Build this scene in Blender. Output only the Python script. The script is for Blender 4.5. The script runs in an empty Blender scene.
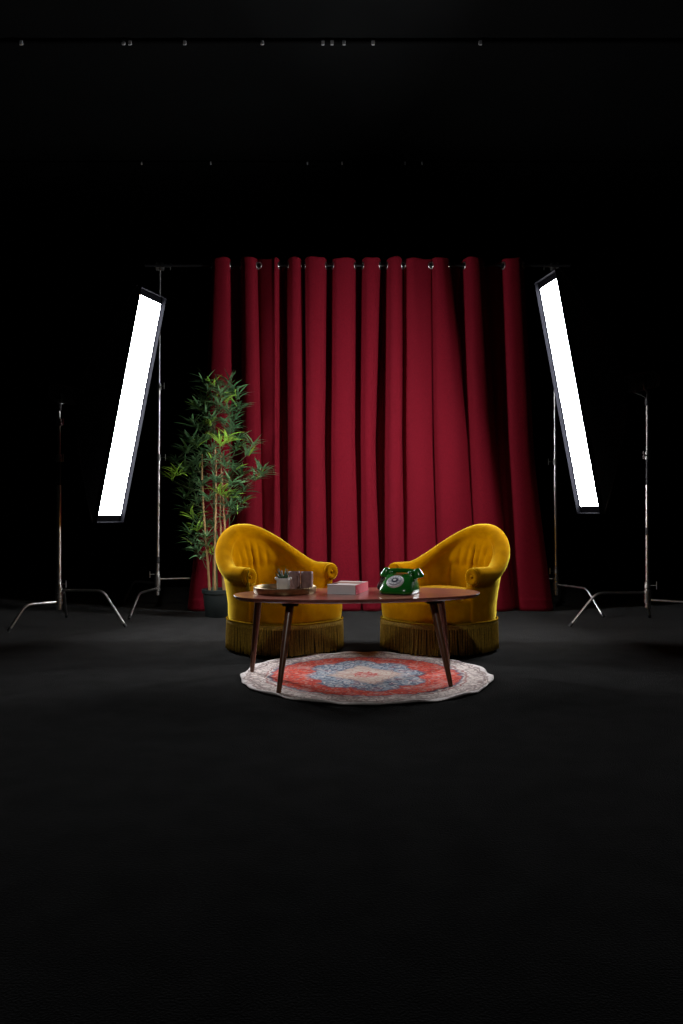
import bpy, bmesh, math, random
from mathutils import Vector, Matrix, noise as mnoise

rnd = random.Random(7)
PI = math.pi
scene = bpy.context.scene
COL = scene.collection

# ------------------------------------------------------------------ camera
F = 801.0                       # focal length in pixels (683 x 1024 frame)
CAM_H = 0.9
cam_d = bpy.data.cameras.new('camera')
cam_d.sensor_fit = 'VERTICAL'
cam_d.sensor_height = 36.0
cam_d.sensor_width = 24.0
cam_d.lens = F / 1024 * 36.0
cam_d.clip_start = 0.05
cam = bpy.data.objects.new('camera', cam_d)
COL.objects.link(cam)
cam.location = (0, 0, CAM_H)
cam.rotation_euler = (PI / 2, 0, 0)
scene.camera = cam

# ------------------------------------------------------------------ world, exposure
world = bpy.data.worlds.new('world')
scene.world = world
world.use_nodes = True
world.node_tree.nodes['Background'].inputs[0].default_value = (0, 0, 0, 1)
world.node_tree.nodes['Background'].inputs[1].default_value = 0.0
scene.view_settings.view_transform = 'Standard'
scene.view_settings.look = 'None'
scene.view_settings.exposure = 0.0
scene.view_settings.gamma = 1.0
scene.view_settings.use_curve_mapping = False
DIFFUSER_STRENGTH = 46.0        # the two strip softboxes, the main light of the set
FILL_SPOT_WATTS = 165.0              # added fill spotlight, out of view, brightens the set from the camera side


def px(x, y, d):
    """photo pixel + depth -> world point"""
    return Vector(((x - 341.5) * d / F, d, CAM_H - (y - 512) * d / F))


def pxx(x, d):
    return (x - 341.5) * d / F


# ------------------------------------------------------------------ materials
class NT:
    def __init__(self, name):
        self.m = bpy.data.materials.new(name)
        self.m.use_nodes = True
        self.t = self.m.node_tree
        self.b = self.t.nodes['Principled BSDF']

    def n(self, kind, **kw):
        o = self.t.nodes.new(kind)
        for k, v in kw.items():
            setattr(o, k, v)
        return o

    def l(self, a, b):
        self.t.links.new(a, b)

    def val(self, sock, v):
        if hasattr(v, 'is_output') or isinstance(v, bpy.types.NodeSocket):
            self.l(v, sock)
        else:
            sock.default_value = v

    def math(self, op, a, b=0.0, c=None, clamp=False):
        o = self.n('ShaderNodeMath', operation=op)
        o.use_clamp = clamp
        self.val(o.inputs[0], a)
        self.val(o.inputs[1], b)
        if c is not None:
            self.val(o.inputs[2], c)
        return o.outputs[0]

    def mix(self, f, a, b):
        o = self.n('ShaderNodeMix', data_type='RGBA')
        self.val(o.inputs[0], f)
        for s, v in ((o.inputs[6], a), (o.inputs[7], b)):
            if isinstance(v, bpy.types.NodeSocket):
                self.l(v, s)
            else:
                s.default_value = (*v, 1)
        return o.outputs[2]

    def coords(self, scale=(1, 1, 1), rot=(0, 0, 0)):
        tc = self.n('ShaderNodeTexCoord')
        mp = self.n('ShaderNodeMapping')
        mp.inputs['Scale'].default_value = scale
        mp.inputs['Rotation'].default_value = rot
        self.l(tc.outputs['Object'], mp.inputs[0])
        return mp.outputs[0]

    def noise(self, vec, scale, detail=3.0, rough=0.5, dist=0.0):
        o = self.n('ShaderNodeTexNoise')
        self.l(vec, o.inputs['Vector'])
        o.inputs['Scale'].default_value = scale
        o.inputs['Detail'].default_value = detail
        o.inputs['Roughness'].default_value = rough
        o.inputs['Distortion'].default_value = dist
        return o.outputs[0]

    def smooth(self, v, lo, hi):
        o = self.n('ShaderNodeMapRange', interpolation_type='SMOOTHSTEP')
        self.val(o.inputs[0], v)
        o.inputs[1].default_value = lo
        o.inputs[2].default_value = hi
        return o.outputs[0]

    def bump(self, h, strength, dist=0.01):
        o = self.n('ShaderNodeBump')
        o.inputs['Strength'].default_value = strength
        o.inputs['Distance'].default_value = dist
        self.l(h, o.inputs['Height'])
        self.l(o.outputs[0], self.b.inputs['Normal'])


def mat(name, c1, c2=None, scale=20, rough=0.6, metal=0.0, stretch=(1, 1, 1), bump=0.0, bscale=None,
        sheen=0.0, sheen_tint=None, sheen_rough=0.4, spec=None, coat=0.0):
    t = NT(name)
    c2 = c2 or tuple(v * 0.8 for v in c1)
    co = t.coords(stretch)
    nz = t.noise(co, scale, 4)
    t.l(t.mix(t.smooth(nz, 0.3, 0.7), c1, c2), t.b.inputs['Base Color'])
    t.b.inputs['Roughness'].default_value = rough
    t.b.inputs['Metallic'].default_value = metal
    if sheen:
        t.b.inputs['Sheen Weight'].default_value = sheen
        t.b.inputs['Sheen Roughness'].default_value = sheen_rough
        t.b.inputs['Sheen Tint'].default_value = (*(sheen_tint or c1), 1)
    if spec is not None:
        t.b.inputs['Specular IOR Level'].default_value = spec
    if coat:
        t.b.inputs['Coat Weight'].default_value = coat
        t.b.inputs['Coat Roughness'].default_value = 0.1
    if bump:
        t.bump(t.noise(co, bscale or scale * 4, 3), bump, 0.01)
    return t.m


M = {}
M['wall'] = mat('black_wall_paint', (0.004, 0.004, 0.0045), scale=3, rough=0.95, spec=0.1)
M['ceiling'] = mat('black_ceiling_paint', (0.0065, 0.0072, 0.0072), scale=2, rough=0.95, spec=0.1)
M['carpet'] = mat('black_carpet', (0.0155, 0.0155, 0.0152), (0.0105, 0.0105, 0.0103), scale=7, rough=1.0, spec=0.0,
                  bump=0.6, bscale=170, sheen=0.085, sheen_tint=(0.9, 0.9, 0.88), sheen_rough=0.3)
M['curtain'] = mat('red_curtain_cloth', (0.20, 0.006, 0.016), (0.155, 0.004, 0.012), scale=60, rough=0.85, spec=0.1,
                   stretch=(3, 3, 1), bump=0.25, bscale=260, sheen=0.12, sheen_tint=(0.9, 0.15, 0.2))
M['velvet'] = mat('mustard_velvet', (0.44, 0.185, 0.0004), (0.35, 0.138, 0.0003), scale=14, rough=1.0, spec=0.0,
                  sheen=1.0, sheen_tint=(1.0, 0.78, 0.09), sheen_rough=0.33)
M['fringe'] = mat('olive_gold_fringe', (0.34, 0.21, 0.014), (0.21, 0.12, 0.008), scale=90, rough=0.65, sheen=0.1)
M['fringe_back'] = mat('fringe_backing', (0.05, 0.03, 0.003), scale=60, rough=0.9)
M['cord'] = mat('gold_cord', (0.25, 0.14, 0.008), (0.16, 0.085, 0.005), scale=120, rough=1.0, spec=0.0)
M['walnut'] = mat('walnut_wood', (0.36, 0.115, 0.075), (0.20, 0.056, 0.04), scale=9, rough=0.30, stretch=(1, 9, 9),
                  coat=0.4)
M['walnut_leg'] = mat('walnut_leg_wood', (0.16, 0.062, 0.026), (0.09, 0.031, 0.014), scale=9, rough=0.35,
                      stretch=(9, 9, 1), coat=0.2)
M['dark_wood'] = mat('dark_wood_block', (0.03, 0.013, 0.01), scale=14, rough=0.5)
M['brass'] = mat('aged_brass', (0.34, 0.25, 0.13), (0.22, 0.16, 0.08), scale=30, rough=0.35, metal=0.9)
M['white_ceramic'] = mat('white_ceramic', (0.82, 0.78, 0.75), (0.74, 0.70, 0.67), scale=30, rough=0.45)
M['mauve'] = mat('mauve_ceramic', (0.36, 0.21, 0.195), (0.26, 0.15, 0.14), scale=35, rough=0.5)
M['succulent'] = mat('succulent_leaf', (0.07, 0.13, 0.06), (0.035, 0.08, 0.04), scale=60, rough=0.5)
M['soil'] = mat('dark_soil', (0.02, 0.014, 0.01), scale=90, rough=1.0, bump=0.8)
M['phone'] = mat('green_phone_plastic', (0.012, 0.17, 0.018), (0.010, 0.15, 0.016), scale=8, rough=0.22, coat=0.5)
M['phone_black'] = mat('black_phone_base', (0.01, 0.01, 0.01), scale=20, rough=0.5)
M['dial'] = mat('pale_dial', (0.42, 0.42, 0.5), (0.36, 0.36, 0.44), scale=40, rough=0.4)
M['dial_white'] = mat('dial_white', (0.93, 0.93, 0.96), scale=40, rough=0.4)
M['dial_dark'] = mat('dial_dark', (0.05, 0.06, 0.09), scale=40, rough=0.4)
M['gold'] = mat('gold_plate', (0.55, 0.36, 0.1), scale=40, rough=0.3, metal=0.8)
M['page'] = mat('book_pages', (0.86, 0.84, 0.86), (0.76, 0.74, 0.76), scale=30, stretch=(1, 1, 60), rough=0.8)
M['pink'] = mat('pink_cover', (0.75, 0.06, 0.13), (0.68, 0.05, 0.11), scale=20, rough=0.45)
M['chrome'] = mat('chromed_steel', (0.72, 0.70, 0.67), (0.6, 0.58, 0.56), scale=15, rough=0.32, metal=1.0)
M['steel'] = mat('dull_cast_steel', (0.4, 0.39, 0.37), (0.3, 0.29, 0.27), scale=25, rough=0.4, metal=0.9)
M['black_metal'] = mat('black_painted_metal', (0.012, 0.012, 0.013), scale=20, rough=0.45)
M['black_plastic'] = mat('black_plastic', (0.02, 0.02, 0.021), scale=20, rough=0.5)
M['grey_plastic'] = mat('dark_grey_lamp_housing', (0.09, 0.09, 0.09), scale=20, rough=0.5)
M['black_fabric'] = mat('black_nylon', (0.018, 0.018, 0.022), scale=30, rough=0.8, bump=0.3, bscale=120)
M['lip_fabric'] = mat('dark_grey_nylon', (0.0042, 0.0043, 0.0058), (0.0028, 0.0028, 0.004), scale=20, rough=0.9, bump=0.4, bscale=60, spec=0.05)
M['pot'] = mat('dark_green_pot', (0.013, 0.019, 0.018), (0.01, 0.015, 0.014), scale=20, rough=0.6)
M['cane'] = mat('bamboo_cane', (0.42, 0.25, 0.10), (0.30, 0.16, 0.06), scale=14, rough=0.5, stretch=(4, 4, 1))
M['twig'] = mat('green_twig', (0.10, 0.13, 0.05), (0.06, 0.09, 0.03), scale=30, rough=0.6)
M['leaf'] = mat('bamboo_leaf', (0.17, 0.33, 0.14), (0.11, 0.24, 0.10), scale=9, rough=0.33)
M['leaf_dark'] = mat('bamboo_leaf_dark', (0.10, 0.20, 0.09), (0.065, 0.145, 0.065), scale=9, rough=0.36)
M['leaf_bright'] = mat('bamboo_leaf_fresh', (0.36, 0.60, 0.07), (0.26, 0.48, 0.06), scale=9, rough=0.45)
M['silver'] = mat('bare_aluminium', (0.8, 0.8, 0.8), scale=20, rough=0.6)
M['track'] = mat('matt_black_track', (0.006, 0.006, 0.006), scale=20, rough=0.95, spec=0.05)


def diffuser_mat():
    t = NT('lit_softbox_diffuser')
    co = t.coords()
    nz = t.noise(co, 1.5, 2)
    c = t.mix(nz, (0.97, 0.98, 1.0), (0.93, 0.95, 1.0))
    t.l(c, t.b.inputs['Emission Color'])
    t.b.inputs['Emission Strength'].default_value = DIFFUSER_STRENGTH
    t.b.inputs['Base Color'].default_value = (0.8, 0.8, 0.8, 1)
    t.b.inputs['Roughness'].default_value = 0.9
    return t.m


M['diffuser'] = diffuser_mat()


def rug_mat(R):
    t = NT('round_persian_rug')
    co = t.coords((1 / R, 1 / R, 1), (0, 0, math.radians(-8)))
    sep = t.n('ShaderNodeSeparateXYZ')
    nzv = t.n('ShaderNodeTexNoise')
    t.l(co, nzv.inputs['Vector'])
    nzv.inputs['Scale'].default_value = 12
    vm = t.n('ShaderNodeVectorMath', operation='MULTIPLY_ADD')
    t.l(nzv.outputs['Color'], vm.inputs[0])
    vm.inputs[1].default_value = (0.10, 0.10, 0)
    t.l(co, vm.inputs[2])
    vs = t.n('ShaderNodeVectorMath', operation='SUBTRACT')
    t.l(vm.outputs[0], vs.inputs[0])
    vs.inputs[1].default_value = (0.05, 0.05, 0)
    wv = vs.outputs[0]
    t.l(wv, sep.inputs[0])
    x, y = sep.outputs[0], sep.outputs[1]
    r = t.math('SQRT', t.math('ADD', t.math('MULTIPLY', x, x), t.math('MULTIPLY', y, y)))
    th = t.math('ARCTAN2', y, x)
    ax, ay = t.math('ABSOLUTE', x), t.math('ABSOLUTE', y)
    # motifs
    v1 = t.n('ShaderNodeTexVoronoi', feature='DISTANCE_TO_EDGE')
    t.l(wv, v1.inputs['Vector'])
    v1.inputs['Scale'].default_value = 19
    vine = t.math('LESS_THAN', v1.outputs['Distance'], 0.10)
    v2 = t.n('ShaderNodeTexVoronoi', feature='F1')
    t.l(wv, v2.inputs['Vector'])
    v2.inputs['Scale'].default_value = 27
    fl = t.math('LESS_THAN', v2.outputs['Distance'], 0.33)
    v3 = t.n('ShaderNodeTexVoronoi', feature='F1')
    t.l(wv, v3.inputs['Vector'])
    v3.inputs['Scale'].default_value = 9
    big = t.math('LESS_THAN', v3.outputs['Distance'], 0.36)
    fine = t.noise(co, 40, 3)
    # base field
    cream, grey, red, dred, blue, dblue = ((0.84, 0.75, 0.70), (0.26, 0.19, 0.18), (0.70, 0.10, 0.06),
                                           (0.32, 0.035, 0.05), (0.36, 0.43, 0.50), (0.09, 0.12, 0.19))
    c_red = t.mix(t.math('MULTIPLY', vine, 0.55), red, dred)
    c_red = t.mix(t.math('MULTIPLY', fl, 0.75), c_red, (0.60, 0.34, 0.28))
    c_blue = t.mix(t.math('MULTIPLY', vine, 0.8), blue, dblue)
    c_blue = t.mix(t.math('MULTIPLY', fl, 0.7), c_blue, cream)
    c_blue = t.mix(t.math('MULTIPLY', t.math('MULTIPLY', big, t.math('SUBTRACT', 1, fl)), 0.35), c_blue, (0.42, 0.12, 0.12))
    c_mid = t.mix(t.math('MULTIPLY', vine, 0.5), (0.62, 0.54, 0.47), (0.45, 0.20, 0.16))
    c_bord = t.mix(t.math('MULTIPLY', vine, 0.6), cream, grey)
    c_bord = t.mix(t.math('MULTIPLY', fl, 0.45), c_bord, (0.36, 0.22, 0.21))
    # medallion outline: pointed lobes
    lob = t.math('ABSOLUTE', t.math('COSINE', t.math('MULTIPLY', th, 4.0)))
    mr = t.math('SQRT', t.math('ADD', t.math('POWER', t.math('MULTIPLY', ax, 1.18), 2.0),
                               t.math('POWER', t.math('MULTIPLY', ay, 0.93), 2.0)))
    medr = t.math('ADD', 0.47, t.math('MULTIPLY', lob, 0.09))
    inmed = t.math('LESS_THAN', mr, medr)
    inmed_edge = t.math('LESS_THAN', t.math('ABSOLUTE', t.math('SUBTRACT', mr, medr)), 0.018)
    ctr = t.math('LESS_THAN', t.math('ADD', t.math('DIVIDE', ax, 0.32), t.math('DIVIDE', ay, 0.38)), 1.0)
    ctr_edge = t.math('LESS_THAN', t.math('ABSOLUTE', t.math('SUBTRACT', t.math(
        'ADD', t.math('DIVIDE', ax, 0.32), t.math('DIVIDE', ay, 0.38)), 1.0)), 0.08)
    heart = t.math('LESS_THAN', t.math('ADD', r, t.math('MULTIPLY', lob, 0.04)), 0.13)
    col = t.mix(inmed, c_red, c_blue)
    col = t.mix(t.math('MULTIPLY', inmed_edge, 0.5), col, dblue)
    col = t.mix(ctr, col, c_mid)
    col = t.mix(t.math('MULTIPLY', ctr_edge, 0.35), col, dblue)
    col = t.mix(t.math('MULTIPLY', heart, t.smooth(fine, 0.35, 0.6)), col, (0.55, 0.10, 0.09))
    # border rings
    bord = t.math('GREATER_THAN', r, 0.76)
    col = t.mix(bord, col, c_bord)
    for rr, w, cc in ((0.76, 0.013, dblue), (0.80, 0.008, (0.34, 0.10, 0.09)), (0.925, 0.010, grey), (0.955, 0.006, grey)):
        ring = t.math('LESS_THAN', t.math('ABSOLUTE', t.math('SUBTRACT', r, rr)), w)
        col = t.mix(t.math('MULTIPLY', ring, 0.7), col, cc)
    rim = t.math('GREATER_THAN', r, 0.968)
    col = t.mix(rim, col, (0.82, 0.76, 0.74))
    # worn, faded patches
    worn = t.smooth(t.noise(co, 5, 5, 0.65), 0.5, 0.72)
    col = t.mix(t.math('MULTIPLY', worn, 0.45), col, (0.74, 0.64, 0.60))
    col = t.mix(t.math('MULTIPLY', t.smooth(fine, 0.5, 0.8), 0.4), col, (0.20, 0.13, 0.13))
    t.l(col, t.b.inputs['Base Color'])
    t.b.inputs['Roughness'].default_value = 0.95
    t.b.inputs['Specular IOR Level'].default_value = 0.1
    t.bump(fine, 0.5, 0.004)
    return t.m


def cover_mat():
    t = NT('book_cover_print')
    co = t.coords()
    sep = t.n('ShaderNodeSeparateXYZ')
    t.l(co, sep.inputs[0])
    x, y = sep.outputs[0], sep.outputs[1]
    nz = t.noise(co, 16, 3)
    yy = t.math('ADD', y, t.math('MULTIPLY', t.math('SUBTRACT', nz, 0.5), 0.08))
    brown = t.smooth(t.math('ABSOLUTE', t.math('SUBTRACT', yy, 0.02)), 0.06, 0.03)
    col = t.mix(brown, (0.74, 0.70, 0.68), (0.30, 0.15, 0.10))
    dark = t.math('MULTIPLY', t.math('LESS_THAN', x, -0.045), t.math('GREATER_THAN', yy, -0.075))
    col = t.mix(t.math('MULTIPLY', dark, t.math('LESS_THAN', yy, -0.01)), col, (0.02, 0.015, 0.015))
    t.l(col, t.b.inputs['Base Color'])
    t.b.inputs['Roughness'].default_value = 0.35
    return t.m


# ------------------------------------------------------------------ helpers
def tag(o, label=None, cat=None, group=None, kind=None):
    if label:
        o['label'] = label
    if cat:
        o['category'] = cat
    if group:
        o['group'] = group
    if kind:
        o['kind'] = kind
    return o


def empty(name, loc=(0, 0, 0), rz=0.0):
    o = bpy.data.objects.new(name, None)
    o.empty_display_size = 0.1
    COL.objects.link(o)
    o.location = loc
    o.rotation_euler = (0, 0, rz)
    return o


def obj(name, bm, m, parent=None, smooth=True, auto=None):
    me = bpy.data.meshes.new(name)
    bmesh.ops.recalc_face_normals(bm, faces=bm.faces)
    bm.to_mesh(me)
    bm.free()
    me.materials.append(m)
    if smooth:
        for p in me.polygons:
            p.use_smooth = True
        if auto is not None:
            me.set_sharp_from_angle(angle=math.radians(auto))
    o = bpy.data.objects.new(name, me)
    COL.objects.link(o)
    if parent:
        o.parent = parent
    return o


def link_copy(src, name, parent=None):
    o = bpy.data.objects.new(name, src.data)
    COL.objects.link(o)
    if parent:
        o.parent = parent
    return o


def loft(bm, rings, closed=True, cap0=False, cap1=False):
    """rings: lists of points of equal length"""
    vr = [[bm.verts.new(p) for p in r] for r in rings]
    n = len(vr[0])
    for a, b in zip(vr, vr[1:]):
        for i in range(n if closed else n - 1):
            j = (i + 1) % n
            bm.faces.new((a[i], a[j], b[j], b[i]))
    if cap0:
        bm.faces.new(vr[0][::-1])
    if cap1:
        bm.faces.new(vr[-1])
    return vr


def frame_of(d):
    d = Vector(d).normalized()
    up = Vector((0, 0, 1)) if abs(d.z) < 0.95 else Vector((1, 0, 0))
    a = d.cross(up).normalized()
    return a, d.cross(a).normalized()


def tube(bm, pts, r, seg=10, cap=True):
    """pts: polyline; r: radius or list"""
    pts = [Vector(p) for p in pts]
    rs = r if isinstance(r, (list, tuple)) else [r] * len(pts)
    rings = []
    a = None
    for i, p in enumerate(pts):
        d = (pts[min(i + 1, len(pts) - 1)] - pts[max(i - 1, 0)]).normalized()
        if a is None:
            a, b = frame_of(d)
        else:
            a = (a - d * a.dot(d)).normalized()
            b = d.cross(a)
        rings.append([p + (a * math.cos(2 * PI * k / seg) + b * math.sin(2 * PI * k / seg)) * rs[i] for k in range(seg)])
    loft(bm, rings, True, cap, cap)


def closed_tube(bm, pts, r, seg=8):
    pts = [Vector(p) for p in pts]
    n = len(pts)
    rings = []
    for i in range(n):
        d = (pts[(i + 1) % n] - pts[i - 1]).normalized()
        a, b = frame_of(d)
        rings.append([pts[i] + (a * math.cos(2 * PI * k / seg) + b * math.sin(2 * PI * k / seg)) * r for k in range(seg)])
    loft(bm, rings + [rings[0]], True)
    bmesh.ops.remove_doubles(bm, verts=bm.verts, dist=1e-6)


def lathe(bm, prof, seg=32, center=(0, 0, 0), cap0=True, cap1=True, mtx=None):
    c = Vector(center)
    rings = []
    for r, z in prof:
        ring = [Vector((r * math.cos(2 * PI * k / seg), r * math.sin(2 * PI * k / seg), z)) for k in range(seg)]
        rings.append([(mtx @ p if mtx else p) + c for p in ring])
    loft(bm, rings, True, cap0, cap1)


def box(bm, lo, hi, mtx=None, bevel=0.0):
    vs = []
    for z in (lo[2], hi[2]):
        for xx, yy in ((lo[0], lo[1]), (hi[0], lo[1]), (hi[0], hi[1]), (lo[0], hi[1])):
            p = Vector((xx, yy, z))
            vs.append(bm.verts.new(mtx @ p if mtx else p))
    fs = [bm.faces.new([vs[i] for i in f]) for f in
          ((3, 2, 1, 0), (4, 5, 6, 7), (0, 1, 5, 4), (1, 2, 6, 5), (2, 3, 7, 6), (3, 0, 4, 7))]
    if bevel:
        es = {e for f in fs for e in f.edges}
        bmesh.ops.bevel(bm, geom=list(es), offset=bevel, segments=2, affect='EDGES')


def NB():
    return bmesh.new()


def sstep(a, b, x):
    t = min(1, max(0, (x - a) / (b - a)))
    return t * t * (3 - 2 * t)


def rot_to(d):
    """matrix whose local z points along d"""
    return Vector(d).normalized().to_track_quat('Z', 'Y').to_matrix()


# ------------------------------------------------------------------ room shell
X0, X1, Y0, Y1, ZC = -4.6, 4.6, -2.6, 9.6, 4.6


def slab(name, lo, hi, m):
    bm = NB()
    box(bm, lo, hi)
    o = obj(name, bm, m, smooth=False)
    return tag(o, kind='structure')


tag(slab('floor', (X0, Y0, -0.1), (X1, Y1, 0.0), M['carpet']), 'black carpeted studio floor')
tag(slab('ceiling', (X0, Y0, ZC), (X1, Y1, ZC + 0.1), M['ceiling']), 'black studio ceiling')
tag(slab('wall_back', (X0, Y1, -0.1), (X1, Y1 + 0.1, ZC + 0.1), M['wall']), 'black back wall behind the curtain')
tag(slab('wall_left', (X0 - 0.1, Y0, -0.1), (X0, Y1, ZC + 0.1), M['wall']), 'black studio wall on the left')
tag(slab('wall_right', (X1, Y0, -0.1), (X1 + 0.1, Y1, ZC + 0.1), M['wall']), 'black studio wall on the right')
tag(slab('wall_front', (X0, Y0 - 0.1, -0.1), (X1, Y0, ZC + 0.1), M['wall']), 'black studio wall behind the camera')

# ------------------------------------------------------------------ rug
RUG_C, RUG_R, RUG_T = Vector((0.135, 4.40, 0)), 0.685, 0.008


def build_rug():
    bm = NB()
    seg = 220
    rng = random.Random(3)
    ph = [rng.uniform(0, 6.28) for _ in range(6)]

    def edge(a):
        return 1 + 0.008 * math.sin(7 * a + ph[0]) + 0.006 * math.sin(13 * a + ph[1]) + 0.005 * math.sin(29 * a + ph[2])

    def lift(a, t):
        w = max(0, (t - 0.86) / 0.14)
        return 0.007 * w * w * (1 + math.sin(17 * a + ph[3]) * 0.7 + math.sin(11 * a + ph[4]) * 0.6)
    rings = []
    for t in (0.06, 0.25, 0.45, 0.6, 0.72, 0.8, 0.86, 0.9, 0.94, 0.97, 0.99):
        rings.append([((RUG_R * t * edge(a)) * math.cos(a), (RUG_R * t * edge(a)) * math.sin(a), RUG_T + max(0, lift(a, t)))
                      for a in (2 * PI * k / seg for k in range(seg))])
    rings.append([((RUG_R * edge(a)) * math.cos(a), (RUG_R * edge(a)) * math.sin(a), RUG_T * 0.5 + max(0, lift(a, 1.0)))
                  for a in (2 * PI * k / seg for k in range(seg))])
    rings.append([((RUG_R * .985 * edge(a)) * math.cos(a), (RUG_R * .985 * edge(a)) * math.sin(a), 0.001)
                  for a in (2 * PI * k / seg for k in range(seg))])
    loft(bm, rings, True, True, True)
    o = obj('round_rug', bm, rug_mat(RUG_R))
    o.location = RUG_C
    tag(o, 'round Persian style rug in cream, red and blue under the coffee table', 'rug')


build_rug()

# ------------------------------------------------------------------ curtains on a rod
CD, ROD_Z, TOP_Z, BOT_Z = 7.3, 3.145, 3.20, 0.005
FT = [(212, 215, 228, 231), (241, 244, 254, 257), (259, 273, 277, 279), (288, 291, 299, 302),
      (305, 308, 323, 326), (333, 336, 352, 355), (363, 366, 377, 380), (387, 390, 399, 402),
      (404, 407, 416, 431), (432, 435, 444, 449), (464, 468, 479, 483), (503, 507, 519, 523)]
FM = [(205, 209, 226, 232), (243, 246, 257, 261), (262, 274, 277, 279), (289, 292, 301, 304),
      (306, 309, 321, 324), (332, 336, 351, 354.5), (361, 364, 371, 374), (386, 389, 399, 402),
      (404, 408, 425, 432), (434, 438, 458, 467), (469, 474, 490, 496), (510, 514, 528, 533)]
FB = [(188, 192, 206, 226), (236, 242, 256, 264), (265, 272, 278, 281), (287, 291, 300, 305),
      (306, 311, 324, 328), (331, 336, 356, 361), (363, 367, 377, 381), (384, 389, 400, 405),
      (406, 412, 428, 438), (440, 446, 466, 478), (480, 487, 505, 513), (520, 526, 546, 553)]


def fold_at(k, h):
    """h: 0 top .. 1 floor"""
    if h < 0.52:
        t = h / 0.52
        a, b = FT[k], FM[k]
    else:
        t = (h - 0.52) / 0.48
        a, b = FM[k], FB[k]
        t = t ** 1.15
    return [pxx(u + (v - u) * t, CD) for u, v in zip(a, b)]


def catmull(pts, per):
    out = []
    n = len(pts)
    for i in range(n - 1):
        p0, p1, p2, p3 = pts[max(i - 1, 0)], pts[i], pts[i + 1], pts[min(i + 2, n - 1)]
        for j in range(per):
            t = j / per
            out.append(tuple(0.5 * ((2 * b) + (-a + c) * t + (2 * a - 5 * b + 4 * c - d) * t * t + (-a + 3 * b - 3 * c + d) * t ** 3)
                             for a, b, c, d in zip(p0, p1, p2, p3)))
    out.append(tuple(pts[-1]))
    return out


CUR_AMP = [(0.075 + 0.02 * math.sin(k * 2.1)) for k in range(12)]


def panel_path(ks, h):
    pts = []
    nf = len(ks)
    for i, k in enumerate(ks):
        L, p0, p1, R = fold_at(k, h)
        A = CUR_AMP[k] * (1.0 - 0.15 * h)
        w = R - L
        if i == 0:
            pts.append((L - 0.012, 0.055))
        pts.append((L, 0.0))
        pts.append((p0, -A * 0.80))
        pts.append(((p0 + p1) / 2, -A))
        pts.append((p1, -A * 0.80))
        pts.append((R, 0.0))
        if i < nf - 1:
            L2 = fold_at(ks[i + 1], h)[0]
            g = L2 - R
            B = 0.07 + 0.35 * g
            pts.append((R + 0.25 * g, B * 0.9))
            pts.append((R + 0.75 * g, B * 0.9))
        else:
            pts.append((R + 0.012, 0.055))
    return pts


def build_curtain(ks, label):
    x_mid = pxx(sum(FT[k][0] + FT[k][3] for k in ks) / 8, CD)
    root = empty('hanging_curtain', (x_mid, CD, 0))
    tag(root, label, 'curtain', 'red curtain panels on the rod')
    zs = [TOP_Z - 0.0095 * i for i in range(13)]
    zs += [zs[-1] + (0.13 - zs[-1]) * (i / 46) for i in range(1, 47)]
    zs += [0.115, 0.106, 0.098, 0.08, 0.04, BOT_Z]
    per = 9
    bm = NB()
    grid = []
    for z in zs:
        h = (TOP_Z - z) / (TOP_Z - BOT_Z)
        row = []
        for (x, y) in catmull(panel_path(ks, h), per):
            wv = Vector((x * 5, y * 6, z * 1.1))
            dx = 0.010 * h * mnoise.noise(wv)
            dy = 0.018 * h * mnoise.noise(wv + Vector((7, 3, 1)))
            hem = -0.004 if 0.09 < z < 0.11 else 0.0
            wob = 0.004 * math.sin(x * 40) if z > TOP_Z - 0.012 else 0
            row.append(bm.verts.new((x - x_mid + dx, y + dy + hem, z + wob)))
        grid.append(row)
    # grommet places: where the cloth crosses the rod
    base = panel_path(ks, (TOP_Z - ROD_Z) / (TOP_Z - BOT_Z))
    gpos = []
    for i, p in enumerate(base):
        if p[1] == 0.0:
            q0, q1 = base[i - 1], base[i + 1]
            gpos.append((Vector((p[0] - x_mid, 0, ROD_Z)), Vector((q1[0] - q0[0], q1[1] - q0[1], 0)).normalized()))
    for r0, r1 in zip(grid, grid[1:]):
        for i in range(len(r0) - 1):
            c = (r0[i].co + r0[i + 1].co + r1[i].co + r1[i + 1].co) / 4
            if any((c - g).length < 0.025 for g, _ in gpos):
                continue
            bm.faces.new((r0[i], r0[i + 1], r1[i + 1], r1[i]))
    o = obj('curtain_cloth', bm, M['curtain'], root)
    md = o.modifiers.new('thickness', 'SOLIDIFY')
    md.thickness = 0.003
    md.offset = 0
    bm = NB()
    seg = 24
    closed_tube(bm, [(0.029 * math.cos(2 * PI * k / seg), 0.029 * math.sin(2 * PI * k / seg), 0) for k in range(seg)], 0.0075, 8)
    first = None
    for g, tdir in gpos:
        nrm = Vector((-tdir.y, tdir.x, 0))
        if first is None:
            first = obj('grommet', bm, M['chrome'], root)
            e = first
        else:
            e = link_copy(first, 'grommet', root)
        e.location = g
        e.rotation_mode = 'QUATERNION'
        e.rotation_quaternion = nrm.to_track_quat('Z', 'Y')


build_curtain([0, 1, 2, 3], 'deep red grommet curtain panel behind the bamboo plant')
build_curtain([4, 5, 6, 7], 'deep red grommet curtain panel hanging in the middle, between two others')
build_curtain([8, 9, 10, 11], 'deep red grommet curtain panel nearest the right softbox, widest at the floor')

ROD_L, ROD_R = pxx(158, CD) - 0.12, pxx(557, CD) + 0.12
bm = NB()
tube(bm, [(ROD_L, CD, ROD_Z), (ROD_R, CD, ROD_Z)], 0.0125, 16)
tag(obj('curtain_rod', bm, M['black_metal'], auto=40), 'thin black horizontal rod carrying the red curtains', 'rod')


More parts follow.
